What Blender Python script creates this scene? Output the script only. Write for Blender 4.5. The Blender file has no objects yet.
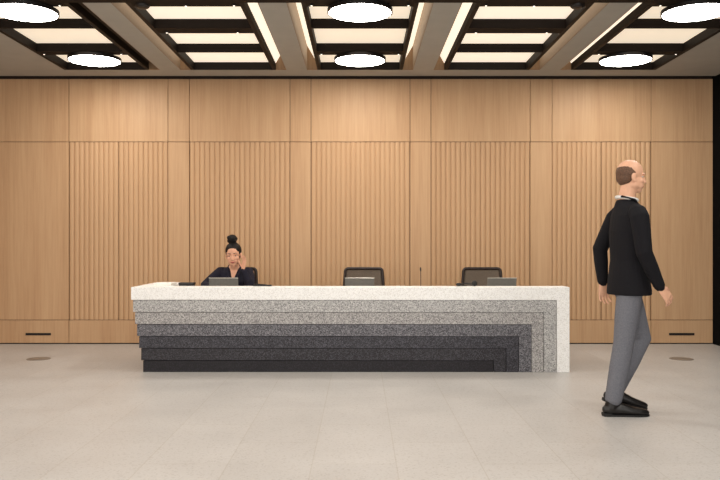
import bpy, bmesh, math, random
from mathutils import Vector, Matrix
random.seed(7)
S = bpy.context.scene
COL = S.collection
V = Vector

# ------------------------------------------------------------ camera, world, exposure
cam_d = bpy.data.cameras.new('camera')
cam_d.sensor_width = 36.0
cam_d.lens = 39.0
cam_d.shift_y = 3.0 / 720.0
cam_d.clip_end = 100
cam = bpy.data.objects.new('camera', cam_d)
COL.objects.link(cam)
cam.location = (0, 0, 1.2)
cam.rotation_euler = (math.pi / 2, 0, 0)
S.camera = cam

w = bpy.data.worlds.new('world')
S.world = w
w.use_nodes = True
w.node_tree.nodes['Background'].inputs[0].default_value = (1.0, 0.97, 0.93, 1)
w.node_tree.nodes['Background'].inputs[1].default_value = 2.4

S.view_settings.view_transform = 'Standard'
S.view_settings.look = 'None'
S.view_settings.exposure = 0.0
S.view_settings.gamma = 1.0
S.view_settings.use_curve_mapping = False
S.cycles.use_denoising = True
S.cycles.max_bounces = 10
S.cycles.diffuse_bounces = 6
S.cycles.sample_clamp_indirect = 6.0

# unseen open side behind the viewer, added as fill for the desk front; the portal only guides sampling of that opening
pl = bpy.data.lights.new('unseen_fill_opening', 'AREA')
pl.shape = 'RECTANGLE'; pl.size = 10.19; pl.size_y = 3.5
pl.cycles.is_portal = True
po = bpy.data.objects.new('unseen_fill_opening', pl)
COL.objects.link(po)
po.location = (-0.905, -1.6, 1.75)
po.rotation_euler = (math.pi / 2, 0, 0)

DISC_L = 32.0       # radiance of the round lamps
PANEL_L = 0.80      # luminous panels in the coffers
COVE_L = 1.0       # linear coves

# ------------------------------------------------------------ materials
def srgb(r, g, b):
    def f(c):
        c /= 255.0
        return c / 12.92 if c <= 0.04045 else ((c + 0.055) / 1.055) ** 2.4
    return (f(r), f(g), f(b), 1.0)

class NT:
    def __init__(self, name):
        self.m = bpy.data.materials.new(name)
        self.m.use_nodes = True
        self.t = self.m.node_tree
        self.b = self.t.nodes['Principled BSDF']
    def n(self, typ, **kw):
        nd = self.t.nodes.new(typ)
        for k, v in kw.items():
            if k in nd.inputs:
                nd.inputs[k].default_value = v
            else:
                setattr(nd, k, v)
        return nd
    def l(self, a, ao, b, bi):
        self.t.links.new(a.outputs[ao], b.inputs[bi])
    def ramp(self, stops):
        r = self.n('ShaderNodeValToRGB')
        e = r.color_ramp.elements
        while len(e) < len(stops):
            e.new(0.5)
        for q, (p, c) in zip(e, stops):
            q.position = p
            q.color = c
        return r

def plain(name, col, rough=0.5, metal=0.0, noise=0.06, scale=40, spec=0.5):
    """plain colour with a faint procedural mottling"""
    t = NT(name)
    tc = t.n('ShaderNodeTexCoord')
    nz = t.n('ShaderNodeTexNoise', Scale=scale, Detail=3.0)
    t.l(tc, 'Object', nz, 'Vector')
    lo = tuple(c * (1 - noise) for c in col[:3]) + (1,)
    hi = tuple(min(1, c * (1 + noise)) for c in col[:3]) + (1,)
    r = t.ramp([(0.3, lo), (0.7, hi)])
    t.l(nz, 'Fac', r, 'Fac')
    t.l(r, 'Color', t.b, 'Base Color')
    t.b.inputs['Roughness'].default_value = rough
    t.b.inputs['Metallic'].default_value = metal
    t.b.inputs['Specular IOR Level'].default_value = spec
    return t.m

def emit(name, col, strength, base=(0.8, 0.78, 0.72, 1)):
    t = NT(name)
    t.b.inputs['Base Color'].default_value = base
    t.b.inputs['Emission Color'].default_value = col
    t.b.inputs['Emission Strength'].default_value = strength
    t.b.inputs['Roughness'].default_value = 0.6
    return t.m

def oak(name, tone=1.0, seed=0.0, zs=0.035, con=1.0):
    t = NT(name)
    tc = t.n('ShaderNodeTexCoord')
    mp = t.n('ShaderNodeMapping')
    mp.inputs['Scale'].default_value = (1, 1, zs)
    mp.inputs['Location'].default_value = (seed, seed * 0.7, seed * 1.3)
    t.l(tc, 'Object', mp, 'Vector')
    n1 = t.n('ShaderNodeTexNoise', Scale=55.0, Detail=6.0, Roughness=0.65)
    t.l(mp, 'Vector', n1, 'Vector')
    n2 = t.n('ShaderNodeTexNoise', Scale=9.0, Detail=3.0)
    t.l(mp, 'Vector', n2, 'Vector')
    mx = t.n('ShaderNodeMath', operation='MULTIPLY_ADD')
    mx.inputs[1].default_value = 0.55
    t.l(n1, 'Fac', mx, 0)
    m2 = t.n('ShaderNodeMath', operation='MULTIPLY')
    m2.inputs[1].default_value = 0.45
    t.l(n2, 'Fac', m2, 0)
    t.l(m2, 'Value', mx, 2)
    k = tone
    lerp = lambda c: tuple(q + (p - q) * con for p, q in zip(c, (0.55 * k, 0.345 * k, 0.193 * k, 1)))
    r = t.ramp([(0.30, lerp((0.47 * k, 0.278 * k, 0.148 * k, 1))), (0.5, (0.55 * k, 0.345 * k, 0.193 * k, 1)), (0.72, lerp((0.61 * k, 0.40 * k, 0.232 * k, 1)))])
    t.l(mx, 'Value', r, 'Fac')
    t.l(r, 'Color', t.b, 'Base Color')
    bp = t.n('ShaderNodeBump', Strength=0.03 if con == 1.0 else 0.0, Distance=0.001)
    t.l(n1, 'Fac', bp, 'Height')
    t.l(bp, 'Normal', t.b, 'Normal')
    t.b.inputs['Roughness'].default_value = 0.5
    t.b.inputs['Specular IOR Level'].default_value = 0.3
    return t.m

def terrazzo(name, base, light, dark, scale=160, rough=0.5):
    """stone full of fine chips"""
    t = NT(name)
    tc = t.n('ShaderNodeTexCoord')
    v1 = t.n('ShaderNodeTexVoronoi', Scale=scale)
    t.l(tc, 'Object', v1, 'Vector')
    hsv = t.n('ShaderNodeSeparateColor')
    t.l(v1, 'Color', hsv, 'Color')
    r = t.ramp([(0.0, dark), (0.22, dark), (0.3, base), (0.7, base), (0.8, light), (1.0, light)])
    t.l(hsv, 'Red', r, 'Fac')
    t.l(r, 'Color', t.b, 'Base Color')
    t.b.inputs['Roughness'].default_value = rough
    t.b.inputs['Specular IOR Level'].default_value = 0.35
    return t.m

M = {}
M['oak'] = oak('oak_veneer')
M['oak_flute'] = oak('oak_fluted', 1.02, 3.0, 0.006, 0.45)
M['oak_base'] = oak('oak_base', 0.97, 5.0)
M['backing'] = plain('dark_backing', srgb(40, 26, 16), 0.8)
M['black'] = plain('matt_black', (0.004, 0.004, 0.0045, 1), 0.9, scale=4, spec=0.05)
M['soffit'] = plain('taupe_soffit', srgb(172, 170, 163), 0.75, noise=0.03, scale=6, spec=0.2)
M['dark_metal'] = plain('dark_bronze_metal', srgb(26, 20, 16), 0.6, noise=0.05, spec=0.15)
M['baffle'] = plain('dark_baffle', srgb(26, 19, 14), 0.7, spec=0.15)
M['end_wood'] = oak('oak_end_block', 0.5, 9.0)
M['side_wood'] = plain('tan_side_board', srgb(150, 132, 112), 0.6)
M['cove_off'] = plain('cove_unlit', srgb(60, 50, 42), 0.6)
M['disc'] = emit('lamp_diffuser', (1.0, 0.945, 0.87, 1), DISC_L)
M['panel'] = emit('luminous_panel', (1.0, 0.86, 0.68, 1), PANEL_L, (0.75, 0.68, 0.58, 1))
M['cove'] = emit('cove_light', (1.0, 0.86, 0.68, 1), COVE_L)
M['panel_soft'] = emit('luminous_panel_soft', (1.0, 0.86, 0.66, 1), 0.68, (0.72, 0.64, 0.54, 1))
M['spot'] = emit('spot_lens', (1.0, 0.9, 0.75, 1), 2.5)
M['clip'] = plain('bright_clip', srgb(225, 220, 210), 0.25, 0.9)
M['fixture'] = plain('fixture_black', srgb(26, 22, 20), 0.45)

M['disc'].cycles.emission_sampling = 'FRONT'
for k in ('panel', 'panel_soft', 'cove', 'spot'):
    M[k].cycles.emission_sampling = 'NONE'

def floor_mat():
    t = NT('stone_floor')
    tc = t.n('ShaderNodeTexCoord')
    mp = t.n('ShaderNodeMapping')
    mp.inputs['Rotation'].default_value = (0, 0, math.pi / 2)
    mp.inputs['Location'].default_value = (0.12, 0.26, 0)
    t.l(tc, 'Object', mp, 'Vector')
    br = t.n('ShaderNodeTexBrick', Scale=1.0)
    br.inputs['Brick Width'].default_value = 0.915
    br.inputs['Row Height'].default_value = 0.4575
    br.inputs['Mortar Size'].default_value = 0.0035
    br.inputs['Mortar Smooth'].default_value = 0.2
    br.inputs['Color1'].default_value = srgb(189, 186, 183)
    br.inputs['Color2'].default_value = srgb(185, 182, 179)
    br.inputs['Mortar'].default_value = srgb(178, 173, 167)
    t.l(mp, 'Vector', br, 'Vector')
    v = t.n('ShaderNodeTexVoronoi', Scale=110.0)
    t.l(tc, 'Object', v, 'Vector')
    sp = t.n('ShaderNodeSeparateColor')
    t.l(v, 'Color', sp, 'Color')
    r = t.ramp([(0.0, (0.80, 0.78, 0.76, 1)), (0.2, (0.97, 0.96, 0.95, 1)), (1.0, (1, 1, 1, 1))])
    t.l(sp, 'Red', r, 'Fac')
    nz = t.n('ShaderNodeTexNoise', Scale=2.2, Detail=5.0)
    t.l(tc, 'Object', nz, 'Vector')
    r2 = t.ramp([(0.3, (0.93, 0.93, 0.93, 1)), (0.7, (1, 1, 1, 1))])
    t.l(nz, 'Fac', r2, 'Fac')
    m1 = t.n('ShaderNodeMixRGB', blend_type='MULTIPLY')
    m1.inputs[0].default_value = 1
    t.l(br, 'Color', m1, 1); t.l(r, 'Color', m1, 2)
    m2 = t.n('ShaderNodeMixRGB', blend_type='MULTIPLY')
    m2.inputs[0].default_value = 1
    t.l(m1, 'Color', m2, 1); t.l(r2, 'Color', m2, 2)
    t.l(m2, 'Color', t.b, 'Base Color')
    r3 = t.ramp([(0.3, (0.36, 0.36, 0.36, 1)), (0.7, (0.46, 0.46, 0.46, 1))])
    t.l(nz, 'Fac', r3, 'Fac')
    t.l(r3, 'Color', t.b, 'Roughness')
    t.b.inputs['Specular IOR Level'].default_value = 0.4
    return t.m
M['floor'] = floor_mat()

# ------------------------------------------------------------ mesh helpers
def link(name, me, mat=None, parent=None, smooth=False):
    if mat is not None:
        me.materials.clear()
        me.materials.append(mat)
    if smooth:
        for p in me.polygons:
            p.use_smooth = True
    o = bpy.data.objects.new(name, me)
    COL.objects.link(o)
    if parent is not None:
        o.parent = parent
    return o

def obj(name, bm, mat, parent=None, smooth=False, loc=None):
    bmesh.ops.recalc_face_normals(bm, faces=bm.faces)
    me = bpy.data.meshes.new(name)
    bm.to_mesh(me)
    bm.free()
    o = link(name, me, mat, parent, smooth)
    if loc is not None:
        o.location = loc
    return o

def box(bm, x0, x1, y0, y1, z0, z1, bev=0.0, seg=2, mtx=None):
    vs = [bm.verts.new((x, y, z)) for z in (z0, z1) for y in (y0, y1) for x in (x0, x1)]
    fs = [bm.faces.new([vs[i] for i in q]) for q in ((0, 2, 3, 1), (4, 5, 7, 6), (0, 1, 5, 4), (2, 6, 7, 3), (0, 4, 6, 2), (1, 3, 7, 5))]
    allv = list(vs)
    if bev > 0:
        es = list({e for f in fs for e in f.edges})
        r = bmesh.ops.bevel(bm, geom=es, offset=bev, segments=seg, affect='EDGES', profile=0.5, clamp_overlap=True)
        allv = list({v for v in r['verts']} | {v for v in vs if v.is_valid})
    if mtx is not None:
        bmesh.ops.transform(bm, matrix=mtx, verts=[v for v in allv if v.is_valid])

def BOX(*a, **k):
    bm = bmesh.new()
    box(bm, *a, **k)
    return bm

def lathe(bm, prof, c=(0, 0, 0), n=32, mtx=None):
    """prof: list of (r, z) from bottom to top, closed with caps"""
    rings = []
    for r, z in prof:
        rings.append([bm.verts.new((c[0] + r * math.cos(2 * math.pi * i / n), c[1] + r * math.sin(2 * math.pi * i / n), c[2] + z)) for i in range(n)])
    for a, b in zip(rings, rings[1:]):
        for i in range(n):
            bm.faces.new((a[i], a[(i + 1) % n], b[(i + 1) % n], b[i]))
    bm.faces.new(rings[0][::-1])
    bm.faces.new(rings[-1])
    if mtx is not None:
        bmesh.ops.transform(bm, matrix=mtx, verts=[v for r in rings for v in r])

def loft(bm, st, side=(1, 0, 0), n=16, cap=True):
    """closed tube through stations (point, r_side, r_other); rounded ends"""
    pts = [V(s[0]) for s in st]
    ra = [s[1] for s in st]
    rb = [s[2] if len(s) > 2 else s[1] for s in st]
    if cap:
        d0 = (pts[0] - pts[1]).normalized()
        d1 = (pts[-1] - pts[-2]).normalized()
        P, A, B = [], [], []
        for k in (0.15, 0.6):
            h = math.sqrt(1 - k * k)
            P.append(pts[0] + d0 * (min(ra[0], rb[0]) * h)); A.append(ra[0] * k); B.append(rb[0] * k)
        P += pts; A += ra; B += rb
        for k in (0.6, 0.15):
            h = math.sqrt(1 - k * k)
            P.append(pts[-1] + d1 * (min(ra[-1], rb[-1]) * h)); A.append(ra[-1] * k); B.append(rb[-1] * k)
        pts, ra, rb = P, A, B
    side = V(side).normalized()
    rings = []
    for i, p in enumerate(pts):
        a = pts[max(0, i - 1)]
        b = pts[min(len(pts) - 1, i + 1)]
        t = (b - a).normalized()
        s = side - t * side.dot(t)
        if s.length < 1e-4:
            s = t.orthogonal()
        s.normalize()
        u = t.cross(s)
        rings.append([bm.verts.new(p + s * (ra[i] * math.cos(2 * math.pi * j / n)) + u * (rb[i] * math.sin(2 * math.pi * j / n))) for j in range(n)])
    for a, b in zip(rings, rings[1:]):
        for j in range(n):
            bm.faces.new((a[j], a[(j + 1) % n], b[(j + 1) % n], b[j]))
    bm.faces.new(rings[0][::-1])
    bm.faces.new(rings[-1])

def tube(bm, pts, r, n=10, closed=False):
    pts = [V(p) for p in pts]
    if not closed:
        loft(bm, [(p, r, r) for p in pts], side=(0.37, 0.81, 0.45), n=n, cap=False)
        return
    N = len(pts)
    rings = []
    prev = None
    for i, p in enumerate(pts):
        t = (pts[(i + 1) % N] - pts[i - 1]).normalized()
        s = V((0, 1, 0)) - t * t.y
        s.normalize()
        u = t.cross(s)
        rings.append([bm.verts.new(p + s * (r * math.cos(2 * math.pi * j / n)) + u * (r * math.sin(2 * math.pi * j / n))) for j in range(n)])
    for i in range(N):
        a, b = rings[i], rings[(i + 1) % N]
        for j in range(n):
            bm.faces.new((a[j], a[(j + 1) % n], b[(j + 1) % n], b[j]))

def ell(bm, c, r, rot=None, u=20, v=14):
    m = Matrix.Translation(V(c)) @ (rot.to_4x4() if rot is not None else Matrix()) @ Matrix.Diagonal((r[0], r[1], r[2], 1))
    bmesh.ops.create_uvsphere(bm, u_segments=u, v_segments=v, radius=1.0, matrix=m)

def fuse(bm, voxel, smooth=4, cutters=(), mtx=None):
    """turn overlapping closed pieces into one continuous skin; returns a mesh"""
    bmesh.ops.recalc_face_normals(bm, faces=bm.faces)
    me = bpy.data.meshes.new('tmp')
    bm.to_mesh(me)
    bm.free()
    o = bpy.data.objects.new('tmp', me)
    COL.objects.link(o)
    r = o.modifiers.new('r', 'REMESH'); r.mode = 'VOXEL'; r.voxel_size = voxel; r.use_smooth_shade = True
    s = o.modifiers.new('s', 'SMOOTH'); s.factor = 0.5; s.iterations = smooth
    tmp = []
    for c in cutters:
        cm = bpy.data.meshes.new('tmpc')
        bmesh.ops.recalc_face_normals(c, faces=c.faces)
        c.to_mesh(cm); c.free()
        co = bpy.data.objects.new('tmpc', cm)
        COL.objects.link(co)
        b = o.modifiers.new('b', 'BOOLEAN'); b.operation = 'DIFFERENCE'; b.object = co; b.solver = 'EXACT'
        tmp.append(co)
    dg = bpy.context.evaluated_depsgraph_get()
    dg.update()
    out = bpy.data.meshes.new_from_object(o.evaluated_get(dg))
    for q in [o] + tmp:
        d = q.data
        bpy.data.objects.remove(q)
        bpy.data.meshes.remove(d)
    out.materials.clear()
    if mtx is not None:
        out.transform(mtx)
    return out

def thing(name, label, cat, loc=(0, 0, 0), rz=0.0, group=None):
    o = bpy.data.objects.new(name, None)
    o.empty_display_size = 0.1
    COL.objects.link(o)
    o.location = loc
    o.rotation_euler = (0, 0, rz)
    return tag(o, label, cat, group)

def tag(o, label, cat, group=None):
    o['label'] = label
    o['category'] = cat
    if group:
        o['group'] = group
    return o

def struct(o):
    o['kind'] = 'structure'
    return o

def copy_tree(o, parent=None):
    c = o.copy()
    COL.objects.link(c)
    if parent is not None:
        c.parent = parent
    for ch in list(o.children):
        copy_tree(ch, c)
    return c

# ------------------------------------------------------------ room shell
WY = 9.26          # face of the wood wall
ZC = 3.17          # underside of the ceiling
XL, XR = -6.0, 4.19
YB = -1.6
fl = struct(obj('floor', BOX(XL, XR, YB, WY + 0.2, -0.1, 0.0), M['floor']))

wall = struct(obj('wall_back', BOX(XL, XR, WY + 0.03, WY + 0.2, 0.0, 3.65), M['backing']))

def panel(name, x0, x1, z0, z1, mat):
    g = 0.003
    o = obj(name, BOX(x0 + g, x1 - g, WY, WY + 0.03, z0 + g, z1 - g, bev=0.0015, seg=1), mat, wall)
    return o

def fluted(name, x0, x1, z0, z1, mat, n):
    """row of shallow rounded ribs with narrow grooves between, one board"""
    g = 0.003
    x0 += g; x1 -= g; z0 += g; z1 -= g
    bm = bmesh.new()
    prof = []
    wd = (x1 - x0) / n
    for i in range(n):
        a = x0 + i * wd
        gr = wd * 0.055
        prof.append((a, 0.016)); prof.append((a + gr, 0.016))
        K = 8
        for k in range(K + 1):
            t = k / K
            y = 0.006 - 0.007 * math.sin(math.pi * t) ** 0.7
            prof.append((a + gr + 0.0006 + (wd - 2 * gr - 0.0012) * t, y))
        prof.append((a + wd - gr, 0.016))
    prof.append((x1, 0.016))
    lo = [bm.verts.new((x, WY + y, z0)) for x, y in prof]
    hi = [bm.verts.new((x, WY + y, z1)) for x, y in prof]
    for i in range(len(prof) - 1):
        bm.faces.new((lo[i], lo[i + 1], hi[i + 1], hi[i]))
    b0 = [bm.verts.new((x, WY + 0.0295, z0)) for x in (x0, x1)]
    b1 = [bm.verts.new((x, WY + 0.0295, z1)) for x in (x0, x1)]
    bm.faces.new((b0[0], b0[1], b1[1], b1[0]))
    bm.faces.new(lo + [b0[1], b0[0]])
    bm.faces.new(hi + [b1[1], b1[0]])
    bm.faces.new((lo[0], hi[0], b1[0], b0[0]))
    bm.faces.new((lo[-1], hi[-1], b1[1], b0[1]))
    return obj(name, bm, mat, wall)

Z1, Z2, Z3 = 0.286, 2.400, 3.150
wide = [(-3.456, -2.280), (-2.025, -0.831), (-0.582, 0.594), (0.843, 2.020), (2.280, 3.456)]
narrow = [(-2.280, -2.025), (-0.831, -0.582), (0.594, 0.843), (2.020, 2.280)]
flat = [(-6.0, -4.90), (-4.90, -4.646), (-4.646, -3.456), (3.456, 4.19)]
for i, (a, b) in enumerate(wide):
    panel('upper_panel', a, b, Z2, Z3, M['oak'])
    panel('base_panel', a, b, 0.010, Z1, M['oak_base'])
    if i in (0, 4):
        c = (a + b) / 2
        fluted('fluted_panel', a, c, Z1, Z2, M['oak_flute'], 10)
        fluted('fluted_panel', c, b, Z1, Z2, M['oak_flute'], 10)
    else:
        fluted('fluted_panel', a, b, Z1, Z2, M['oak_flute'], 20)
for a, b in narrow + flat:
    panel('upper_panel', a, b, Z2, Z3, M['oak'])
    panel('flat_panel', a, b, Z1, Z2, M['oak'])
    panel('base_panel', a, b, 0.010, Z1, M['oak_base'])

struct(obj('wall_right', BOX(XR, XR + 0.15, YB, WY + 0.2, 0.0, 3.65), M['black']))
struct(obj('wall_left', BOX(XL - 0.15, XL, YB, WY + 0.2, 0.0, 3.65), oak('oak_side', 0.9, 2.0)))

# ceiling: slab above, taupe soffits and beams hung from it
ceil = struct(obj('ceiling', BOX(XL, XR, YB, WY + 0.2, 3.50, 3.65), M['dark_metal']))
Y0, Y1 = 6.39, 8.88            # the coffers run between these
obj('soffit', BOX(XL, XR, Y1, WY - 0.06, ZC, 3.50), M['soffit'], ceil)
obj('soffit', BOX(XL, -3.364, YB, Y1, ZC, 3.50), M['soffit'], ceil)
obj('soffit', BOX(3.364, XR, YB, Y1, ZC, 3.50), M['soffit'], ceil)
obj('soffit', BOX(-3.364, 3.364, YB, 6.20, ZC, 3.50), M['soffit'], ceil)
obj('cross_beam', BOX(-3.364, 3.364, 6.20, Y0, ZC - 0.002, 3.50), M['baffle'], ceil)
obj('shadow_gap', BOX(XL, XR, WY - 0.06, WY + 0.03, 3.48, 3.50), M['black'], ceil)
PITCH = 1.44
BW, GW = 0.115, 0.121          # half width of a beam, width of a light groove
for k in (-1.5, -0.5, 0.5, 1.5):
    obj('beam', BOX(k * PITCH - BW, k * PITCH + BW, Y0, Y1, ZC, 3.50), M['soffit'], ceil)

# linear coves either side of each beam
bay_names = ['far left coffer', 'coffer second from the left', 'middle coffer', 'coffer second from the right', 'far right coffer']
HB = 0.484                     # half width of a coffer
for k in (-1.5, -0.5, 0.5, 1.5):
    for s in (-1, 1):
        xa, xb = sorted((k * PITCH + s * BW, k * PITCH + s * (BW + GW)))
        bay = int(round(k + s * 0.5)) + 2
        edge = 'right' if s < 0 else 'left'
        t = thing('cove_light', '%s along the %s edge of the %s' % ('unlit linear cove' if (k, s) == (-1.5, -1) else 'linear light cove', edge, bay_names[bay]), 'light', ((xa + xb) / 2, Y0, ZC), 0, 'linear coves beside the ceiling beams')
        h = (xb - xa) / 2
        L = Y1 - Y0 - 0.03
        # the diffuser leans from the coffer's frame up to the beam
        bm = bmesh.new()
        lo, hi = (h, 0.07), (-h, 0.28)
        if s < 0:
            lo, hi = (-h, 0.07), (h, 0.28)
        q = [lo, hi, (hi[0], hi[1] + 0.012), (lo[0], lo[1] + 0.012)]
        f0 = [bm.verts.new((x, 0, z)) for x, z in q]
        f1 = [bm.verts.new((x, L, z)) for x, z in q]
        bm.faces.new(f0); bm.faces.new(f1[::-1])
        for j in range(4):
            bm.faces.new((f0[j], f1[j], f1[(j + 1) % 4], f0[(j + 1) % 4]))
        obj('light_strip', bm, M['cove_off'] if (k, s) == (-1.5, -1) else M['cove'], t)
        e = 0.006
        xs = (-h, -h + e) if s > 0 else (h - e, h)
        obj('side_board', BOX(xs[0], xs[1], 0.0, L, 0.0, 0.27), M['side_wood'], t)
        obj('end_block', BOX(-h, h, L, L + 0.03, 0.0, 0.28), M['end_wood'], t)

# coffers: dark frame, cross baffles, luminous panels
coffer_labels = [
    'dark framed luminous coffer with two round lamps, at far left of the ceiling',
    'luminous coffer with dark cross baffles and no round lamps, left of the middle coffer',
    'middle luminous coffer with two round lamps hung centrally above the desk',
    'luminous coffer with dark cross baffles and no round lamps, right of the middle coffer',
    'dark framed luminous coffer with two round lamps, at far right of the ceiling']
LP = 0.085
def downlight(parent, x, y):
    bm = bmesh.new()
    lathe(bm, [(0.012, -0.012), (0.014, -0.008), (0.014, 0.012)], (x, y, 0), 16)
    d = obj('downlight', bm, M['fixture'], parent)
    bm = bmesh.new()
    lathe(bm, [(0.008, -0.0135), (0.009, -0.011)], (x, y, 0), 16)
    obj('lens', bm, M['spot'], d)

for i in range(5):
    cx = (i - 2) * PITCH
    t = thing('luminous_coffer', coffer_labels[i], 'ceiling light', (cx, 0, ZC), 0, 'luminous ceiling coffers')
    bm = bmesh.new()
    fw = 0.040
    top = 0.20
    box(bm, -HB, -HB + fw, Y0, Y1, 0.0, top)
    box(bm, HB - fw, HB, Y0, Y1, 0.0, top)
    box(bm, -HB + fw, HB - fw, Y1 - 0.02, Y1, 0.0, top)
    obj('frame', bm, M['dark_metal'], t)
    inn = HB - fw
    plain_bay = i in (1, 3)
    baf = [(Y0, 6.50), (7.15, 7.33), (8.035, 8.07), ] if plain_bay else [(Y0, 6.50), (7.14, 7.17), (8.02, 8.17)]
    for a, b in baf:
        obj('baffle', BOX(-inn, inn, a, b, 0.0, top), M['baffle'], t)
    ys = [baf[0][1], baf[1][0], baf[1][1], baf[2][0], baf[2][1], Y1 - 0.02]
    for a, b in zip(ys[::2], ys[1::2]):
        obj('luminous_panel', BOX(-inn, inn, a, b, LP, LP + 0.02), M['panel'] if plain_bay else M['panel_soft'], t)
    if plain_bay:
        downlight(t, -0.40, 6.44); downlight(t, 0.40, 6.44); downlight(t, 0.0, 6.45)
        downlight(t, -0.36, 7.27); downlight(t, 0.30, 7.27)
        bm = bmesh.new()
        s = 1 if i == 1 else -1
        lathe(bm, [(0.02, -0.03), (0.045, -0.024), (0.058, -0.010), (0.06, 0.0)], (-s * 0.36 + (0.0 if i == 1 else 0.0), 6.46, 0), 24)
        obj('sensor_dome', bm, M['fixture'], t)
    else:
        for x in (-0.40, 0.40):
            downlight(t, x, 6.44)
            downlight(t, x, 8.10)

# round lamps
def make_disc():
    t = thing('round_lamp', '', 'lamp')
    R = 0.274
    bm = bmesh.new()
    lathe(bm, [(R - 0.012, 0.0), (R, 0.0), (R, 0.032), (R - 0.01, 0.034)], (0, 0, 0), 64)
    obj('rim', bm, M['fixture'], t)
    bm = bmesh.new()
    vs = [bm.verts.new(((R - 0.0125) * math.cos(2 * math.pi * k / 48), -(R - 0.0125) * math.sin(2 * math.pi * k / 48), -0.001)) for k in range(48)]
    bm.faces.new(vs)
    me = bpy.data.meshes.new('diffuser')
    bm.to_mesh(me); bm.free()
    link('diffuser', me, M['disc'], t)        # opal sheet, normal down
    for s in (-1, 1):
        bm = bmesh.new()
        box(bm, s * 0.20 - 0.016, s * 0.20 + 0.016, 0.165, 0.19, 0.005, 0.036, bev=0.003)
        obj('clip', bm, M['clip'], t)
    return t
disc0 = make_disc()
first = True
disc_labels = {
    (-1, 1): 'round white lamp nearest the wood wall in the far left coffer',
    (-1, 0): 'round white lamp nearer the viewer in the far left coffer',
    (0, 1): 'round white lamp nearest the wood wall in the middle coffer',
    (0, 0): 'round white lamp nearer the viewer in the middle coffer',
    (1, 1): 'round white lamp nearest the wood wall in the far right coffer',
    (1, 0): 'round white lamp nearer the viewer in the far right coffer'}
for i in (-1, 0, 1):
    for j, y in enumerate((6.56, 8.29)):
        o = disc0 if first else copy_tree(disc0)
        first = False
        o.location = (i * 2.82, y, 3.135)
        tag(o, disc_labels[(i, j)], 'lamp', 'round ceiling lamps')
# unseen copies of the lamps, added towards and behind the viewer to light the foreground
for i in (-1, 0, 1):
    for j, y in enumerate((4.83, 3.1, 1.37, -0.36)):
        o = copy_tree(disc0)
        o.location = (i * 2.82, y, 3.135)
        tag(o, 'unseen round white lamp added for fill before the coffers, %s row, %s from the coffers' % (('left', 'middle', 'right')[i + 1], ('first', 'second', 'third', 'fourth')[j]), 'lamp', 'round ceiling lamps')

# ------------------------------------------------------------ more materials
M['stone1'] = terrazzo('stone_white', srgb(241, 241, 240), srgb(248, 248, 246), srgb(226, 225, 222), 150)
M['stone2'] = terrazzo('stone_light_grey', srgb(168, 167, 166), srgb(200, 199, 197), srgb(130, 129, 129), 150)
M['stone3'] = terrazzo('stone_mid_grey', srgb(156, 153, 152), srgb(190, 188, 186), srgb(116, 114, 114), 150)
M['stone4'] = terrazzo('stone_slate', srgb(96, 95, 100), srgb(134, 133, 139), srgb(60, 59, 64), 150)
M['stone5'] = terrazzo('stone_charcoal', srgb(54, 53, 59), srgb(84, 83, 91), srgb(32, 31, 36), 150)
M['stone6'] = terrazzo('stone_dark', srgb(44, 42, 47), srgb(72, 70, 77), srgb(24, 23, 26), 150)
M['stone7'] = terrazzo('stone_black', srgb(25, 22, 27), srgb(42, 38, 46), srgb(14, 12, 15), 150)
M['worktop'] = plain('worktop_white', srgb(225, 220, 212), 0.5)
M['grey_plastic'] = plain('laptop_grey', srgb(104, 104, 101), 0.45, 0.3)
M['edge'] = plain('bright_edge', srgb(205, 205, 200), 0.3, 0.6)
M['dark_plastic'] = plain('dark_plastic', srgb(28, 26, 26), 0.4)
M['rubber'] = plain('rubber_black', srgb(18, 18, 18), 0.7)
M['chrome'] = plain('chrome', srgb(200, 200, 200), 0.2, 1.0)
M['seat'] = plain('seat_fabric', srgb(58, 50, 44), 0.9, noise=0.2, scale=120)
M['frame_brown'] = plain('chair_frame', srgb(36, 22, 16), 0.5)
M['screen'] = plain('screen_dark', srgb(20, 22, 26), 0.2)
M['paper'] = plain('paper', srgb(245, 242, 236), 0.8, noise=0.02)
M['steel'] = plain('floor_plate_steel', srgb(140, 132, 124), 0.4, 0.4)
M['slot'] = plain('slot_dark', srgb(20, 12, 8), 0.7)
M['skin_w'] = plain('skin_tan', srgb(216, 164, 136), 0.5, noise=0.05, scale=30, spec=0.35)
M['skin_m'] = plain('skin_pale', srgb(222, 172, 142), 0.48, noise=0.05, scale=30, spec=0.35)
M['hair_w'] = plain('hair_black', srgb(17, 12, 11), 0.6, noise=0.4, scale=90, spec=0.25)
M['hair_m'] = plain('hair_brown', srgb(96, 68, 50), 0.7, noise=0.4, scale=120)
M['navy'] = plain('navy_wool', srgb(30, 29, 42), 0.85, noise=0.15, scale=150, spec=0.25)
M['jacket'] = plain('black_wool', srgb(22, 21, 25), 0.85, noise=0.15, scale=150, spec=0.2)
M['trouser_w'] = plain('dark_trousers', srgb(32, 31, 36), 0.85)
M['trouser_m'] = plain('grey_trousers', srgb(108, 109, 116), 0.85, noise=0.12, scale=110, spec=0.25)
M['shirt'] = plain('white_shirt', srgb(225, 222, 218), 0.8)
M['leather'] = plain('black_leather', srgb(20, 17, 16), 0.35)
M['sole'] = plain('shoe_sole', srgb(12, 11, 11), 0.6)
M['eye_white'] = plain('eye_white', srgb(205, 196, 188), 0.25)
M['iris'] = plain('iris_dark', srgb(38, 24, 18), 0.2)
M['lips_w'] = plain('lips_rose', srgb(176, 92, 84), 0.4)
M['lips_m'] = plain('lips_pale', srgb(190, 122, 104), 0.5)

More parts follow.
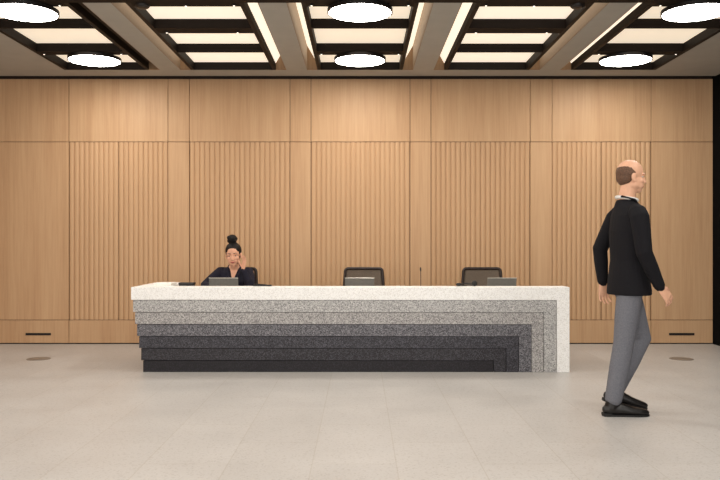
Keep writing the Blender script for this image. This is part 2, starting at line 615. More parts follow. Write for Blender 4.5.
def mesh_fabric():
    t = NT('chair_mesh')
    tc = t.n('ShaderNodeTexCoord')
    ck = t.n('ShaderNodeTexChecker', Scale=420.0)
    ck.inputs['Color1'].default_value = srgb(138, 130, 120)
    ck.inputs['Color2'].default_value = srgb(112, 105, 97)
    t.l(tc, 'Object', ck, 'Vector')
    t.l(ck, 'Color', t.b, 'Base Color')
    t.b.inputs['Roughness'].default_value = 0.9
    t.b.inputs['Alpha'].default_value = 0.92
    return t.m
M['chair_mesh'] = mesh_fabric()

# ------------------------------------------------------------ reception desk
DY = 7.235
DX0, DX1, DT = -2.130, 1.944, 0.790
PB = DY + 0.21                         # back of the parapet
PW = DX1 - DX0
desk = thing('reception_desk', 'long white-topped reception desk with stepped stone bands grading down to black', 'desk', (DX0, DY, 0))
ST = 0.003                             # each band sits this much further in
def ux(px, i):
    return (px - 360) / 780 * (DY + ST * i)
def uz(py, i):
    return 1.2 - (py - 243) / 780 * (DY + ST * i)
xr = [1.944] + [ux(p, i) for i, p in enumerate((557, 544, 531.7, 519, 506.5, 494), 1)]
zt = [0.790] + [uz(p, i) for i, p in enumerate((299.8, 312.0, 324.0, 336.0, 348.0, 360.2), 1)]
xl = [ux(p, i) for i, p in enumerate((131, 133, 135, 137, 139.1, 141.1, 143.1))]
GAP = 0.004                            # shadow joint between the bands
band_lab = ['white speckled stone band', 'light grey speckled stone band', 'pale mid grey stone band', 'slate grey stone band', 'charcoal stone band', 'dark charcoal stone band', 'black stone block']
for i in range(7):
    bm = bmesh.new()
    y0 = DY + ST * i
    y1 = PB
    a, r, z = xl[i], xr[i] - (GAP if i else 0), zt[i] - (GAP if i else 0)
    if i < 6:
        r2, z2 = xr[i + 1], zt[i + 1]
        # an upside-down L: a bar along the top and a leg at the right
        q = [(a, z2), (r2, z2), (r2, 0.0), (r, 0.0), (r, z), (a, z)]
    else:
        q = [(a, 0.0), (r, 0.0), (r, z), (a, z)]
    f0 = [bm.verts.new((x - DX0, y0 - DY, zz)) for x, zz in q]
    f1 = [bm.verts.new((x - DX0, y1 - DY, zz)) for x, zz in q]
    bm.faces.new(f0); bm.faces.new(f1[::-1])
    n = len(q)
    for j in range(n):
        bm.faces.new((f0[j], f1[j], f1[(j + 1) % n], f0[(j + 1) % n]))
    bmesh.ops.bevel(bm, geom=[e for e in bm.edges], offset=0.002, segments=1, affect='EDGES')
    o = obj('stone_band', bm, M['stone%d' % (i + 1)], desk)
    o['label'] = band_lab[i]
obj('core', BOX(xl[6] + 0.02 - DX0, 1.90 - DX0, 0.075, PB - DY - 0.01, 0.0, 0.75), M['black'], desk)
# left end counter, stepped like the front
for i in range(7):
    z1 = zt[i] - (GAP if i else 0); z0 = zt[i + 1] if i < 6 else 0.0
    o = obj('end_counter' if i == 0 else 'end_band', BOX(xl[i] - DX0, -1.80 - DX0, PB - DY, 8.16 - DY - ST * i, z0, z1, bev=0.002, seg=1), M['stone%d' % (i + 1)], desk)
WT = 0.68
obj('worktop', BOX(-1.80 - DX0, 1.83 - DX0, PB - DY, 8.02 - DY, WT - 0.03, WT, bev=0.003), M['worktop'], desk)
obj('side_panel', BOX(1.83 - DX0, 1.944 - DX0, PB - DY, 8.02 - DY, 0.0, WT, bev=0.003), M['stone1'], desk)
for x in (-0.60, 0.62):
    obj('support_panel', BOX(x - 0.012 - DX0, x + 0.012 - DX0, PB - DY, 7.92 - DY, 0.0, WT - 0.03), M['worktop'], desk)

# ------------------------------------------------------------ low slots in the wall and floor plates
for s, side in ((-1, 'left'), (1, 'right')):
    t = thing('slot_vent', 'dark narrow slot low in the wood wall at its %s end' % side, 'vent', (s * 3.819, WY, 0.118), 0, 'slots in the wood wall')
    bm = bmesh.new()
    box(bm, -0.150, 0.150, -0.004, 0.0, 0.010, 0.014)
    box(bm, -0.150, 0.150, -0.004, 0.0, -0.014, -0.010)
    box(bm, -0.150, -0.146, -0.004, 0.0, -0.010, 0.010)
    box(bm, 0.146, 0.150, -0.004, 0.0, -0.010, 0.010)
    obj('frame', bm, M['fixture'], t)
    obj('opening', BOX(-0.146, 0.146, -0.002, 0.0, -0.010, 0.010), M['slot'], t)
    t = thing('floor_outlet', 'round grey metal floor plate in front of the wood wall, %s of the desk' % side, 'floor outlet', (s * 3.325, 8.07, 0.0), 0, 'round floor plates')
    bm = bmesh.new()
    lathe(bm, [(0.118, 0.0), (0.118, 0.003), (0.113, 0.005), (0.094, 0.005), (0.094, 0.0)], (0, 0, 0), 48)
    obj('ring', bm, M['steel'], t)
    bm = bmesh.new()
    lathe(bm, [(0.092, 0.0), (0.092, 0.004), (0.090, 0.0045)], (0, 0, 0), 48)
    obj('lid', bm, M['steel'], t)

# ------------------------------------------------------------ office chairs
def rr_path(w0, w1, z0, z1, r, yf):
    """rounded trapezoid outline, w0 bottom half width, w1 top half width"""
    P = []
    def arc(cx, cz, a0, a1):
        for k in range(7):
            a = a0 + (a1 - a0) * k / 6
            P.append((cx + r * math.cos(a), cz + r * math.sin(a)))
    arc(w1 - r, z1 - r, 0.06, math.pi / 2)
    arc(-w1 + r, z1 - r, math.pi / 2, math.pi - 0.06)
    arc(-w0 + r, z0 + r, math.pi, 1.5 * math.pi)
    arc(w0 - r, z0 + r, 1.5 * math.pi, 2 * math.pi)
    # even spacing along the straights
    Q = []
    for i in range(len(P)):
        a, b = P[i], P[(i + 1) % len(P)]
        d = math.hypot(b[0] - a[0], b[1] - a[1])
        n = max(1, int(d / 0.04))
        for k in range(n):
            u = k / n
            Q.append((a[0] + (b[0] - a[0]) * u, a[1] + (b[1] - a[1]) * u))
    return [V((x, yf(x, z), z)) for x, z in Q]

def make_chair():
    """faces -Y"""
    t = thing('office_chair', '', 'chair')
    yf = lambda x, z: 0.19 + 0.10 * (z - 0.46) - 0.22 * x * x
    path = rr_path(0.226, 0.203, 0.50, 0.922, 0.036, yf)
    bm = bmesh.new()
    tube(bm, path, 0.0165, 10, closed=True)
    fr = obj('backrest_frame', bm, M['frame_brown'], t, True)
    bm = bmesh.new()
    nx, nz = 14, 14
    g = []
    for j in range(nz + 1):
        v = j / nz
        z = 0.505 + (0.917 - 0.505) * v
        hw = (0.221 + (0.198 - 0.221) * v)
        c = 0.032
        e = min(z - 0.50, 0.922 - z)
        if e < c:
            hw -= (c - math.sqrt(max(0, c * c - (c - e) ** 2))) * 0.9
        g.append([bm.verts.new((hw * (2 * i / nx - 1), yf(hw * (2 * i / nx - 1), z), z)) for i in range(nx + 1)])
    for j in range(nz):
        for i in range(nx):
            bm.faces.new((g[j][i], g[j][i + 1], g[j + 1][i + 1], g[j + 1][i]))
    r = bmesh.ops.solidify(bm, geom=bm.faces[:], thickness=0.004)
    obj('backrest_mesh', bm, M['chair_mesh'], t, True)
    obj('seat', BOX(-0.235, 0.235, -0.25, 0.20, 0.405, 0.465, bev=0.028, seg=4), M['seat'], t, True)
    bm = bmesh.new()
    loft(bm, [((0, 0.10, 0.395), 0.035, 0.014), ((0, 0.20, 0.40), 0.035, 0.014), ((0, 0.225, 0.44), 0.035, 0.012), ((0, 0.215, 0.52), 0.035, 0.012), ((0, 0.222, 0.62), 0.03, 0.010)], n=12)
    obj('back_bracket', bm, M['dark_plastic'], t, True)
    bm = bmesh.new()
    lathe(bm, [(0.032, 0.10), (0.032, 0.26), (0.020, 0.262), (0.020, 0.37), (0.09, 0.375), (0.09, 0.405)], (0, 0, 0), 20)
    obj('gas_column', bm, M['dark_plastic'], t)
    for k in range(5):
        a = math.radians(90 + 72 * k)
        d = V((math.cos(a), math.sin(a), 0))
        n = V((-d.y, d.x, 0))
        bm = bmesh.new()
        loft(bm, [(V((0, 0, 0.105)) + d * 0.02, 0.03, 0.018), (V((0, 0, 0.085)) + d * 0.28, 0.016, 0.012)], side=n, n=10)
        obj('leg', bm, M['dark_plastic'], t, True)
        bm = bmesh.new()
        for q in (-1, 1):
            c = d * 0.27 + n * (0.015 * q) + V((0, 0, 0.028))
            m = Matrix.Translation(c) @ V((0, 0, 1)).rotation_difference(n).to_matrix().to_4x4()
            lathe(bm, [(0.022, -0.009), (0.028, -0.006), (0.028, 0.006), (0.022, 0.009)], (0, 0, 0), 20, m)
        box(bm, d.x * 0.27 - 0.008, d.x * 0.27 + 0.008, d.y * 0.27 - 0.008, d.y * 0.27 + 0.008, 0.03, 0.078)
        obj('caster', bm, M['rubber'], t)
    return t
chair0 = make_chair()
CH = [(-1.335, 8.27, 'dark mesh-back office chair with the woman sitting in it'),
      (0.041, 8.27, 'empty mesh-back office chair behind the middle of the desk'),
      (1.328, 8.27, 'empty mesh-back office chair nearest the right end of the desk')]
for i, (x, y, lab) in enumerate(CH):
    o = chair0 if i == 0 else copy_tree(chair0)
    o.location = (x, y, 0)
    tag(o, lab, 'chair', 'office chairs behind the desk')

# ------------------------------------------------------------ laptops (lid's back to the viewer)
def make_laptop():
    t = thing('laptop', '', 'laptop')
    obj('base', BOX(-0.144, 0.144, 0.0, 0.205, 0.0, 0.014, bev=0.003), M['grey_plastic'], t)
    obj('keyboard', BOX(-0.125, 0.125, 0.035, 0.120, 0.014, 0.0155), M['dark_plastic'], t)
    obj('touchpad', BOX(-0.045, 0.045, 0.130, 0.190, 0.014, 0.0147), M['edge'], t)
    m = Matrix.Translation((0, 0.006, 0.014)) @ Matrix.Rotation(math.radians(14), 4, 'X')
    lid = obj('lid', BOX(-0.144, 0.144, -0.0065, 0.0, 0.0, 0.166, bev=0.003, mtx=m), M['grey_plastic'], t)
    obj('lid_highlight', BOX(-0.144, 0.144, -0.0072, 0.0004, 0.163, 0.1690, bev=0.001, seg=1, mtx=m), M['edge'], lid)  # pale band stands in for the highlight along the lid's top bevel
    obj('screen', BOX(-0.136, 0.136, 0.0, 0.0008, 0.008, 0.158, mtx=m), M['screen'], lid)
    bm = bmesh.new()
    for x in (-0.09, 0.09):
        loft(bm, [((x - 0.025, 0.004, 0.013), 0.006, 0.006), ((x + 0.025, 0.004, 0.013), 0.006, 0.006)], side=(0, 1, 0), n=10, cap=False)
    obj('hinge', bm, M['dark_plastic'], t)
    return t
lap0 = make_laptop()
LAPS = [(-1.345, 7.72, 'grey laptop open in front of the seated woman'),
        (-0.003, 7.72, 'grey laptop open before the empty chair at mid desk'),
        (1.400, 7.72, 'grey laptop open beside the empty chair nearest the right end')]
for i, (x, y, lab) in enumerate(LAPS):
    o = lap0 if i == 0 else copy_tree(lap0)
    o.location = (x, y, WT + 0.0008)
    tag(o, lab, 'laptop', 'laptops on the desk')

# ------------------------------------------------------------ small things on the desk
t = thing('leaflet_stack', 'low stack of white leaflets on the left end of the desk', 'leaflets', (-1.895, 7.62, DT + 0.0008))
obj('sheet', BOX(-0.078, 0.078, -0.12, 0.12, 0.0, 0.016, bev=0.002), M['paper'], t)
obj('sheet', BOX(-0.074, 0.080, -0.115, 0.118, 0.016, 0.022, bev=0.001), M['paper'], t)

t = thing('desk_box', 'small black box standing at the left end of the desk, beside the woman', 'box', (-1.685, 7.60, WT + 0.0008))
obj('body', BOX(-0.070, 0.070, -0.05, 0.05, 0.0, 0.115, bev=0.005), M['dark_plastic'], t)
obj('lid', BOX(-0.073, 0.073, -0.053, 0.053, 0.115, 0.135, bev=0.004), M['dark_plastic'], t)

t = thing('pen_tray', 'flat black tray lying on the desk just right of the woman', 'tray', (-0.925, 7.41, DT + 0.0008))
bm = bmesh.new()
box(bm, -0.085, 0.085, -0.03, 0.03, 0.0, 0.005)
for a in ((-0.085, 0.085, -0.03, -0.026), (-0.085, 0.085, 0.026, 0.03), (-0.085, -0.081, -0.026, 0.026), (0.081, 0.085, -0.026, 0.026)):
    box(bm, *a, 0.005, 0.012)
obj('tray', bm, M['dark_plastic'], t)
bm = bmesh.new()
loft(bm, [((-0.075, 0.0, 0.020), 0.005, 0.005), ((0.02, 0.006, 0.013), 0.005, 0.005), ((0.05, 0.008, 0.011), 0.002, 0.002)], side=(0, 1, 0), n=10)
obj('pen', bm, M['dark_plastic'], t, True)

# gooseneck microphone
t = thing('gooseneck_microphone', 'thin dark gooseneck microphone standing on the desk between the two empty chairs', 'microphone', (0.594, 7.62, WT + 0.0008))
bm = bmesh.new()
lathe(bm, [(0.045, 0.0), (0.045, 0.012), (0.030, 0.022), (0.010, 0.026)], (0, 0, 0), 28)
obj('base', bm, M['dark_plastic'], t)
bm = bmesh.new()
tube(bm, [(0, 0, 0.02), (0, 0, 0.12), (0.0, 0.003, 0.20), (-0.001, 0.012, 0.25)], 0.0035, 8)
obj('neck', bm, M['frame_brown'], t, True)
bm = bmesh.new()
loft(bm, [((-0.001, 0.011, 0.248), 0.007, 0.007), ((-0.002, 0.020, 0.275), 0.007, 0.007)], n=12)
obj('capsule', bm, M['frame_brown'], t, True)

# headset lying on the parapet
t = thing('headset', 'black headset lying on the desk in front of the right-hand chair', 'headset', (1.02, 7.39, DT + 0.0008))
bm = bmesh.new()
tube(bm, [(0.075 * math.cos(a) - 0.01, 0.05 * math.sin(a), 0.012 + 0.012 * math.sin(a) ** 2) for a in [math.pi * k / 14 for k in range(15)]], 0.006, 8)
obj('headband', bm, M['dark_plastic'], t, True)
for x, z in ((0.064, 0.026), (-0.084, 0.016)):
    bm = bmesh.new()
    ell(bm, (x, -0.004, z), (0.028, 0.03, z))
    obj('ear_cushion', bm, M['rubber'], t, True)
bm = bmesh.new()
tube(bm, [(-0.084, -0.01, 0.012), (-0.10, -0.045, 0.012), (-0.06, -0.07, 0.008), (-0.02, -0.075, 0.007)], 0.003, 6)
obj('microphone_boom', bm, M['dark_plastic'], t, True)

# ------------------------------------------------------------ people
def head(bm, m, female=True):
    """head about 0.23 tall, looking along +Y of the matrix m, chin at z=-0.115"""
    b = bmesh.new()
    ell(b, (0, -0.015, 0.030), (0.073, 0.093, 0.085))
    ell(b, (0, 0.015, -0.035), (0.056 if female else 0.060, 0.070, 0.075))
    ell(b, (0, 0.055, -0.097), (0.020 if female else 0.026, 0.021, 0.018))
    for s in (-1, 1):
        ell(b, (s * 0.038, 0.005, -0.062), (0.019 if female else 0.025, 0.042, 0.030))
        ell(b, (s * 0.036, 0.056, -0.030), (0.022, 0.020, 0.020))
        ell(b, (s * 0.027, 0.046, -0.058), (0.024, 0.032, 0.034))
        ell(b, (s * 0.014, 0.052, -0.088), (0.020, 0.024, 0.020))
        ell(b, (s * 0.032, 0.070, 0.017), (0.024, 0.012, 0.008))
        ell(b, (s * 0.010, 0.088, -0.037), (0.008, 0.010, 0.008))
        ell(b, (s * 0.072, -0.008, -0.012), (0.007, 0.019, 0.029), Matrix.Rotation(s * 0.18, 3, 'Z'))
        ell(b, (s * 0.072, 0.000, -0.034), (0.007, 0.011, 0.010))
    loft(b, [((0, 0.076, 0.012), 0.008, 0.008), ((0, 0.088, -0.012), 0.009, 0.009), ((0, 0.099, -0.034), 0.011, 0.010)], n=12)
    ell(b, (0, 0.078, -0.063), (0.023, 0.009, 0.006))
    ell(b, (0, 0.077, -0.073), (0.019, 0.009, 0.006))
    bmesh.ops.transform(b, matrix=m, verts=b.verts[:])
    me = bpy.data.meshes.new('h'); b.to_mesh(me); b.free()
    bm.from_mesh(me); bpy.data.meshes.remove(me)

def face_parts(root, m, lips, hair, skin, gaze=0.0, smile=0.0, lid=0.0050):
    for s in (-1, 1):
        b = bmesh.new(); ell(b, (s * 0.031, 0.0635, 0.0005), (0.0125, 0.010, 0.0075))
        bmesh.ops.transform(b, matrix=m, verts=b.verts[:])
        e = obj('eye', b, M['eye_white'], root, True)
        b = bmesh.new(); ell(b, (s * 0.031, 0.0705, 0.0005 + gaze), (0.0055, 0.0040, 0.0055))
        bmesh.ops.transform(b, matrix=m, verts=b.verts[:])
        obj('iris', b, M['iris'], e, True)
        b = bmesh.new(); ell(b, (s * 0.031, 0.0645, lid), (0.0138, 0.0105, 0.0058))
        bmesh.ops.transform(b, matrix=m, verts=b.verts[:])
        obj('eyelid', b, skin, e, True)
        b = bmesh.new()
        loft(b, [((s * 0.015, 0.0800, 0.0225), 0.0028, 0.003), ((s * 0.032, 0.0800, 0.0265), 0.0030, 0.003), ((s * 0.050, 0.0675, 0.0205), 0.002, 0.002)], side=(0, 0, 1), n=8)
        bmesh.ops.transform(b, matrix=m, verts=b.verts[:])
        obj('eyebrow', b, hair, root, True)
    b = bmesh.new()
    loft(b, [((-0.023, 0.0785, -0.066 + smile), 0.002, 0.003), ((-0.008, 0.0870, -0.0635), 0.0035, 0.003), ((0.008, 0.0870, -0.0635), 0.0035, 0.003), ((0.023, 0.0785, -0.066 + smile), 0.002, 0.003)], side=(0, 0, 1), n=8)
    loft(b, [((-0.021, 0.0785, -0.0685 + smile), 0.002, 0.003), ((0, 0.0865, -0.073), 0.004, 0.003), ((0.021, 0.0785, -0.0685 + smile), 0.002, 0.003)], side=(0, 0, 1), n=8)
    bmesh.ops.transform(b, matrix=m, verts=b.verts[:])
    obj('lips', b, lips, root, True)

def hand(bm, wrist, f, n, s, curl=0.35, sc=1.0, thumb=0.3):
    """f fingers' direction, n the way the palm faces, s the thumb's side"""
    wrist = V(wrist); f = V(f).normalized(); n = V(n); n = (n - f * n.dot(f)).normalized(); s = V(s); s = (s - f * s.dot(f) - n * s.dot(n)).normalized()
    loft(bm, [(wrist - f * 0.03 * sc, 0.027 * sc, 0.020 * sc), (wrist, 0.028 * sc, 0.019 * sc), (wrist + f * 0.045 * sc, 0.037 * sc, 0.016 * sc), (wrist + f * 0.085 * sc, 0.039 * sc, 0.013 * sc)], side=s)
    for off, ln, sp in ((0.0315, 0.070, 0.10), (0.0105, 0.080, 0.03), (-0.0105, 0.074, -0.04), (-0.0305, 0.057, -0.12)):
        p = wrist + f * ((0.088 - abs(off) * 0.12) * sc) + s * (off * sc)
        st = [(p - f * 0.02 * sc, 0.0088 * sc)]
        d0 = (f + s * sp).normalized()
        a = 0.0
        st.append((p, 0.0090 * sc))
        for k, (fr, r) in enumerate(((0.42, 0.0084), (0.32, 0.0078), (0.26, 0.0066))):
            a += curl * (0.7 if k == 0 else 1.0)
            p = p + (d0 * math.cos(a) + n * math.sin(a)) * (ln * fr * sc)
            st.append((p, r * sc))
        loft(bm, [(q, r, r) for q, r in st], side=s, n=10)
    p = wrist + f * 0.020 * sc + s * 0.020 * sc
    st = [(p, 0.013 * sc)]
    for ln, df, ds, dn, r in ((0.040, 0.60, 0.72, thumb, 0.0125), (0.033, 0.85, 0.42, thumb + 0.15, 0.0105), (0.026, 0.95, 0.18, thumb + 0.25, 0.0085)):
        p = p + (f * df + s * ds + n * dn).normalized() * (ln * sc)
        st.append((p, r * sc))
    loft(bm, [(q, r, r) for q, r in st], side=n, n=10)

# --- the seated woman (faces the viewer, -Y)
wo = thing('person', 'seated woman with a black top bun and dark blazer behind a laptop', 'person', (-1.33, 8.22, 0))
ws = Matrix.Diagonal((1.08, 1.02, 1.02, 1))
HM = Matrix.Translation((0.012, -0.095, 1.080)) @ Matrix.Rotation(math.pi, 4, 'Z') @ Matrix.Rotation(math.radians(-9), 4, 'X') @ Matrix.Rotation(math.radians(4), 4, 'Y') @ ws
bm = bmesh.new()
head(bm, HM, True)
loft(bm, [((0.012, 0.00, 0.88), 0.062, 0.055), ((0.015, -0.030, 0.955), 0.047, 0.048), ((0.022, -0.062, 1.05), 0.046, 0.050)])
# chest and trunk down to the seat
loft(bm, [((0, 0.0, 0.60), 0.140, 0.095), ((0, -0.005, 0.68), 0.120, 0.085), ((0, -0.02, 0.80), 0.135, 0.100), ((0.005, -0.005, 0.88), 0.130, 0.075), ((0.010, -0.002, 0.915), 0.095, 0.060)])
# thighs, shins, feet under the desk
for s in (-1, 1):
    loft(bm, [((s * 0.085, 0.02, 0.556), 0.072, 0.066), ((s * 0.095, -0.36, 0.538), 0.055, 0.055), ((s * 0.095, -0.39, 0.48), 0.052, 0.052), ((s * 0.09, -0.34, 0.27), 0.046, 0.050), ((s * 0.09, -0.30, 0.10), 0.032, 0.036)])
    loft(bm, [((s * 0.09, -0.275, 0.045), 0.030, 0.030), ((s * 0.095, -0.38, 0.035), 0.036, 0.025), ((s * 0.10, -0.47, 0.025), 0.028, 0.014)])
# her right arm out along the worktop, her left forearm raised to her cheek
RS, RE, RW = V((-0.155, 0.0, 0.885)), V((-0.265, -0.20, 0.762)), V((-0.165, -0.345, 0.748))
LS, LE, LW = V((0.170, 0.0, 0.885)), V((0.205, -0.195, 0.745)), V((0.132, -0.225, 0.930))
for a, b, c in ((RS, RE, RW), (LS, LE, LW)):
    loft(bm, [(a, 0.046, 0.046), (b, 0.034, 0.034), (b + (c - b) * 0.3, 0.034, 0.032), (c, 0.024, 0.021)])
hand(bm, RW, (0.80, -0.55, -0.04), (0, 0, -1), (0.55, 0.80, 0), 0.10, 0.90)
hand(bm, LW, (0.16, 0.06, 1), (-0.75, -0.55, 0), (-0.6, 0.75, 0.05), 0.22, 0.88)
body = link('body', fuse(bm, 0.0036, 5), M['skin_w'], wo, True)
face_parts(wo, HM, M['lips_w'], M['hair_w'], M['skin_w'], -0.003, 0.005, 0.0034)
# hair swept up into a bun
bm = bmesh.new()
ell(bm, (0, -0.0215, 0.037), (0.0785, 0.0945, 0.0885))
ell(bm, (0, -0.045, 0.0), (0.070, 0.070, 0.075))
loft(bm, [((0, -0.025, 0.095), 0.036, 0.036), ((0, -0.020, 0.13), 0.036, 0.036)])
ell(bm, (0, -0.018, 0.158), (0.047, 0.046, 0.046))
for k in range(9):
    a = k * 2.4
    ell(bm, (0.026 * math.cos(a), -0.018 + 0.026 * math.sin(a), 0.140 + 0.0045 * k), (0.026, 0.026, 0.022))
bmesh.ops.transform(bm, matrix=HM, verts=bm.verts[:])
hr = link('hair', fuse(bm, 0.0040, 2), M['hair_w'], wo, True)
# blazer with a V neck
bm = bmesh.new()
loft(bm, [((0, 0.0, 0.61), 0.168, 0.120), ((0, 0.0, 0.68), 0.146, 0.108), ((0, -0.012, 0.80), 0.162, 0.122), ((0.003, 0.0, 0.872), 0.172, 0.092), ((0.008, 0.010, 0.915), 0.118, 0.068), ((0.012, 0.012, 0.940), 0.070, 0.058)])
for a, b, c in ((RS, RE, RW), (LS, LE, LW)):
    e = a + (b - a) * 0.5
    loft(bm, [(a + V((-0.02 if a.x > 0 else 0.02, 0.005, 0.008)), 0.060, 0.060), (e, 0.053, 0.053), (b, 0.047, 0.047), (b + (c - b) * 0.35, 0.045, 0.043), (b + (c - b) * 0.92, 0.036, 0.033)])
cut = bmesh.new()
q = [(0.010 - 0.080, 1.02), (0.010, 0.770), (0.010 + 0.080, 1.02)]
f0 = [cut.verts.new((x, -0.40, z)) for x, z in q]
f1 = [cut.verts.new((x, -0.035 + (0.035 if z > 1 else 0), z)) for x, z in q]
cut.faces.new(f0); cut.faces.new(f1[::-1])
for j in range(3):
    cut.faces.new((f0[j], f1[j], f1[(j + 1) % 3], f0[(j + 1) % 3]))
bl = link('blazer', fuse(bm, 0.0050, 4, [cut]), M['navy'], wo, True)
for s in (-1, 1):
    b = bmesh.new()
    loft(b, [((0.012 + s * 0.060, 0.015, 0.962), 0.014, 0.006), ((0.012 + s * 0.058, -0.060, 0.925), 0.022, 0.006), ((0.010 + s * 0.038, -0.122, 0.850), 0.024, 0.006), ((0.010 + s * 0.006, -0.140, 0.765), 0.008, 0.005)], side=(s, -0.5, 0.2), n=10)
    obj('lapel', b, M['navy'], bl, True)
# trousers and shoes under the desk
bm = bmesh.new()
loft(bm, [((0, 0.02, 0.585), 0.165, 0.112), ((0, 0.01, 0.62), 0.155, 0.108)])
for s in (-1, 1):
    loft(bm, [((s * 0.085, 0.02, 0.556), 0.086, 0.076), ((s * 0.095, -0.36, 0.540), 0.064, 0.062), ((s * 0.095, -0.395, 0.48), 0.060, 0.060), ((s * 0.09, -0.345, 0.27), 0.056, 0.060), ((s * 0.09, -0.30, 0.11), 0.046, 0.052)])
link('trousers', fuse(bm, 0.007, 4), M['trouser_w'], wo, True)
for s in (-1, 1):
    bm = bmesh.new()
    loft(bm, [((s * 0.09, -0.265, 0.045), 0.036, 0.042), ((s * 0.092, -0.33, 0.045), 0.040, 0.040), ((s * 0.097, -0.40, 0.032), 0.043, 0.029), ((s * 0.10, -0.485, 0.024), 0.030, 0.018)])
    link('shoe', fuse(bm, 0.005, 3), M['leather'], wo, True)

# --- the walking man (strides to the right, +X)
MX, MY = 1.885, 5.50
ma = thing('person', 'man in a dark jacket and grey trousers striding right past the desk', 'person', (MX, MY, 0))
RZ = Matrix.Rotation(-math.pi / 2, 4, 'Z')           # local +Y becomes +X
HM = Matrix.Translation((0.030, 0, 1.670)) @ RZ @ Matrix.Rotation(math.radians(-4), 4, 'X')
def ft(ankle, toe_dir, up, mk):
    """stations along a foot: heel, ankle, ball, toe"""
    a = V(ankle); d = V(toe_dir).normalized(); u = V(up).normalized()
    return a, d, u
# joints: near = right side (-Y)
HIPr, KNr, ANr = V((-0.005, -0.085, 0.92)), V((-0.055, -0.085, 0.50)), V((-0.128, -0.085, 0.100))
HIPl, KNl, ANl = V((0.010, 0.085, 0.92)), V((0.130, 0.088, 0.515)), V((-0.062, 0.085, 0.135))
SHr, ELr, WRr = V((0.010, -0.195, 1.435)), V((0.030, -0.245, 1.135)), V((0.150, -0.215, 0.895))
SHl, ELl, WRl = V((0.000, 0.195, 1.435)), V((-0.120, 0.235, 1.155)), V((-0.100, 0.235, 0.905))
bm = bmesh.new()
head(bm, HM, False)
loft(bm, [((-0.015, 0, 1.44), 0.070, 0.060), ((-0.005, 0, 1.52), 0.056, 0.058), ((0.015, 0, 1.61), 0.054, 0.058)], side=(0, 1, 0))
loft(bm, [((0, 0, 0.88), 0.150, 0.095), ((0, 0, 1.05), 0.140, 0.088), ((0.005, 0, 1.28), 0.160, 0.098), ((0.0, 0, 1.39), 0.150, 0.075), ((-0.010, 0, 1.45), 0.070, 0.055)], side=(0, 1, 0))
for h, k, a in ((HIPr, KNr, ANr), (HIPl, KNl, ANl)):
    loft(bm, [(h, 0.078, 0.080), (h + (k - h) * 0.5, 0.068, 0.070), (k, 0.050, 0.052), (k + (a - k) * 0.35, 0.048, 0.052), (a, 0.032, 0.036)], side=(0, 1, 0))
for a, b, c in ((SHr, ELr, WRr), (SHl, ELl, WRl)):
    loft(bm, [(a + (b - a) * 0.2, 0.042, 0.042), (b, 0.040, 0.040), (b + (c - b) * 0.3, 0.040, 0.038), (c, 0.028, 0.023)], side=(0, 1, 0))
fr = (WRr - ELr).normalized() + V((0.25, 0, 0.10))
hand(bm, WRr, fr, (-0.45, 1.0, -0.2), (1.0, 0.2, 0.55), 0.42)
fl_ = (WRl - ELl).normalized()
hand(bm, WRl, fl_, (0.1, -1, 0), (1, 0, 0), 0.40)
link('body', fuse(bm, 0.0038, 5), M['skin_m'], ma, True)
face_parts(ma, HM, M['lips_m'], M['hair_m'], M['skin_m'])
# close-cropped hair at the back and sides
bm = bmesh.new()
ell(bm, (0, -0.026, 0.022), (0.0755, 0.0855, 0.078))
ell(bm, (0, -0.045, -0.012), (0.066, 0.062, 0.062))
bmesh.ops.transform(bm, matrix=HM, verts=bm.verts[:])
link('hair', fuse(bm, 0.0042, 2), M['hair_m'], ma, True)
# shirt collar
bm = bmesh.new()
tube(bm, [(-0.004 + 0.070 * math.cos(a), 0.066 * math.sin(a), 1.512 + 0.012 * -math.cos(a)) for a in [2 * math.pi * k / 28 for k in range(28)]], 0.012, 10, closed=True)
obj('shirt_collar', bm, M['shirt'], ma, True)
# jacket
bm = bmesh.new()
loft(bm, [((0.012, 0, 0.838), 0.196, 0.146), ((0.012, 0, 0.865), 0.196, 0.146), ((0.008, 0, 0.95), 0.186, 0.136), ((0.0, 0, 1.08), 0.166, 0.110), ((0.010, 0, 1.28), 0.188, 0.128), ((0.002, 0, 1.40), 0.192, 0.104), ((-0.008, 0, 1.455), 0.140, 0.080), ((-0.010, 0, 1.49), 0.078, 0.070), ((-0.010, 0, 1.505), 0.066, 0.060)], side=(0, 1, 0), cap=False, n=28)
for a, b, c in ((SHr, ELr, WRr), (SHl, ELl, WRl)):
    e = a + (b - a) * 0.5
    s = -1 if a.y < 0 else 1
    loft(bm, [(a + V((0, -s * 0.030, -0.020)), 0.058, 0.062), (a + (b - a) * 0.2, 0.062, 0.064), (e, 0.059, 0.061), (b, 0.053, 0.055), (b + (c - b) * 0.4, 0.050, 0.050), (b + (c - b) * 0.95, 0.040, 0.038)], side=(0, 1, 0))
cut = bmesh.new()
q = [(-0.060, 1.60), (0.0, 1.20), (0.060, 1.60)]
f0 = [cut.verts.new((0.40, y, z)) for y, z in q]
f1 = [cut.verts.new((0.060 if z < 1.5 else 0.030, y, z)) for y, z in q]
cut.faces.new(f0); cut.faces.new(f1[::-1])
for j in range(3):
    cut.faces.new((f0[j], f1[j], f1[(j + 1) % 3], f0[(j + 1) % 3]))
jk = link('jacket', fuse(bm, 0.0055, 4, [cut]), M['jacket'], ma, True)
for s in (-1, 1):
    b = bmesh.new()
    loft(b, [((-0.060, s * 0.060, 1.525), 0.016, 0.006), ((0.020, s * 0.072, 1.500), 0.022, 0.006), ((0.105, s * 0.050, 1.38), 0.034, 0.006), ((0.130, s * 0.012, 1.22), 0.012, 0.005)], side=(0.4, s, 0.2), n=10)
    obj('lapel', b, M['jacket'], jk, True)
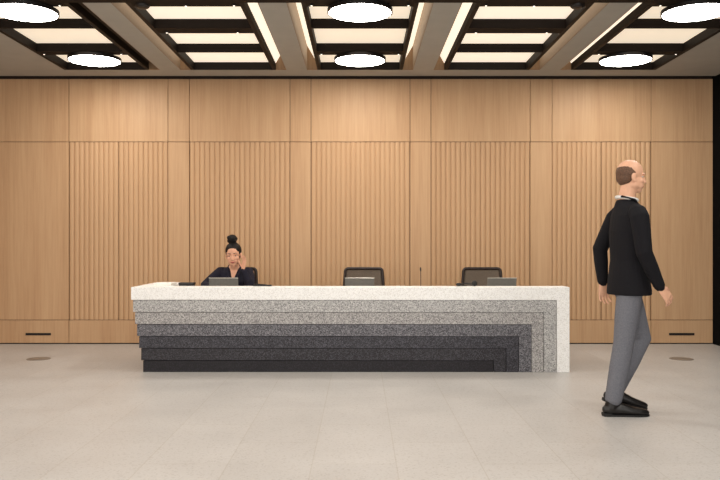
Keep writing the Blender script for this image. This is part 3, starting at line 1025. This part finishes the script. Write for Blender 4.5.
# shirt front seen in the V of the jacket
bm = bmesh.new()
loft(bm, [((0.030, 0, 1.20), 0.045, 0.078), ((0.025, 0, 1.35), 0.075, 0.082), ((0.005, 0, 1.46), 0.065, 0.068), ((0, 0, 1.505), 0.058, 0.062)], side=(0, 1, 0))
link('shirt', fuse(bm, 0.006, 3), M['shirt'], ma, True)
# trousers
bm = bmesh.new()
loft(bm, [((0, 0, 0.88), 0.160, 0.105), ((0, 0, 0.94), 0.155, 0.100)], side=(0, 1, 0))
for h, k, a in ((HIPr, KNr, ANr), (HIPl, KNl, ANl)):
    loft(bm, [(h, 0.086, 0.090), (h + (k - h) * 0.5, 0.079, 0.083), (k, 0.066, 0.070), (k + (a - k) * 0.4, 0.062, 0.068), (a + (k - a) * 0.10, 0.055, 0.060), (a + (k - a) * 0.02, 0.053, 0.058)], side=(0, 1, 0), n=20)
link('trousers', fuse(bm, 0.0055, 4), M['trouser_m'], ma, True)
# shoes: planted one flat, the other lifted with its toe down
def shoe(mtx):
    bm = bmesh.new()
    loft(bm, [((-0.050, 0, 0.044), 0.034, 0.038), ((0.0, 0, 0.050), 0.037, 0.046), ((0.055, 0, 0.046), 0.041, 0.042), ((0.12, 0, 0.034), 0.047, 0.032), ((0.18, 0, 0.028), 0.045, 0.026), ((0.222, 0, 0.025), 0.032, 0.020)], side=(0, 1, 0))
    loft(bm, [((-0.020, 0, 0.05), 0.040, 0.050), ((-0.014, 0, 0.085), 0.041, 0.048), ((-0.012, 0, 0.108), 0.042, 0.049)], side=(0, 1, 0), cap=False)
    sh = link('shoe', fuse(bm, 0.005, 3, mtx=mtx), M['leather'], ma, True)
    bm = bmesh.new()
    out = [(-0.083, 0.0), (-0.078, 0.022), (-0.055, 0.036), (0.0, 0.037), (0.06, 0.039), (0.12, 0.047), (0.18, 0.046), (0.22, 0.034), (0.240, 0.015), (0.243, 0.0)]
    ring = out + [(x, -y) for x, y in out[-2:0:-1]]
    lo = [bm.verts.new((x, y, 0.0)) for x, y in ring]
    hi = [bm.verts.new((x, y, 0.013)) for x, y in ring]
    bm.faces.new(lo[::-1]); bm.faces.new(hi)
    for j in range(len(ring)):
        k = (j + 1) % len(ring)
        bm.faces.new((lo[j], lo[k], hi[k], hi[j]))
    box(bm, -0.080, -0.02, -0.034, 0.034, -0.0001, 0.022, bev=0.004)
    bmesh.ops.transform(bm, matrix=mtx, verts=bm.verts[:])
    obj('sole', bm, M['sole'], sh)
    bm = bmesh.new()
    for k in range(4):
        x = 0.045 + 0.018 * k
        z = 0.092 - 0.0095 * k
        tube(bm, [(x, -0.020, z - 0.004), (x + 0.004, 0, z + 0.002), (x, 0.020, z - 0.004)], 0.0028, 6)
    bmesh.ops.transform(bm, matrix=mtx, verts=bm.verts[:])
    obj('laces', bm, M['sole'], sh)
shoe(Matrix.Translation((-0.120, -0.085, 0.0002)))
shoe(Matrix.Translation((-0.068, 0.085, 0.056)) @ Matrix.Rotation(math.radians(11), 4, 'Y'))
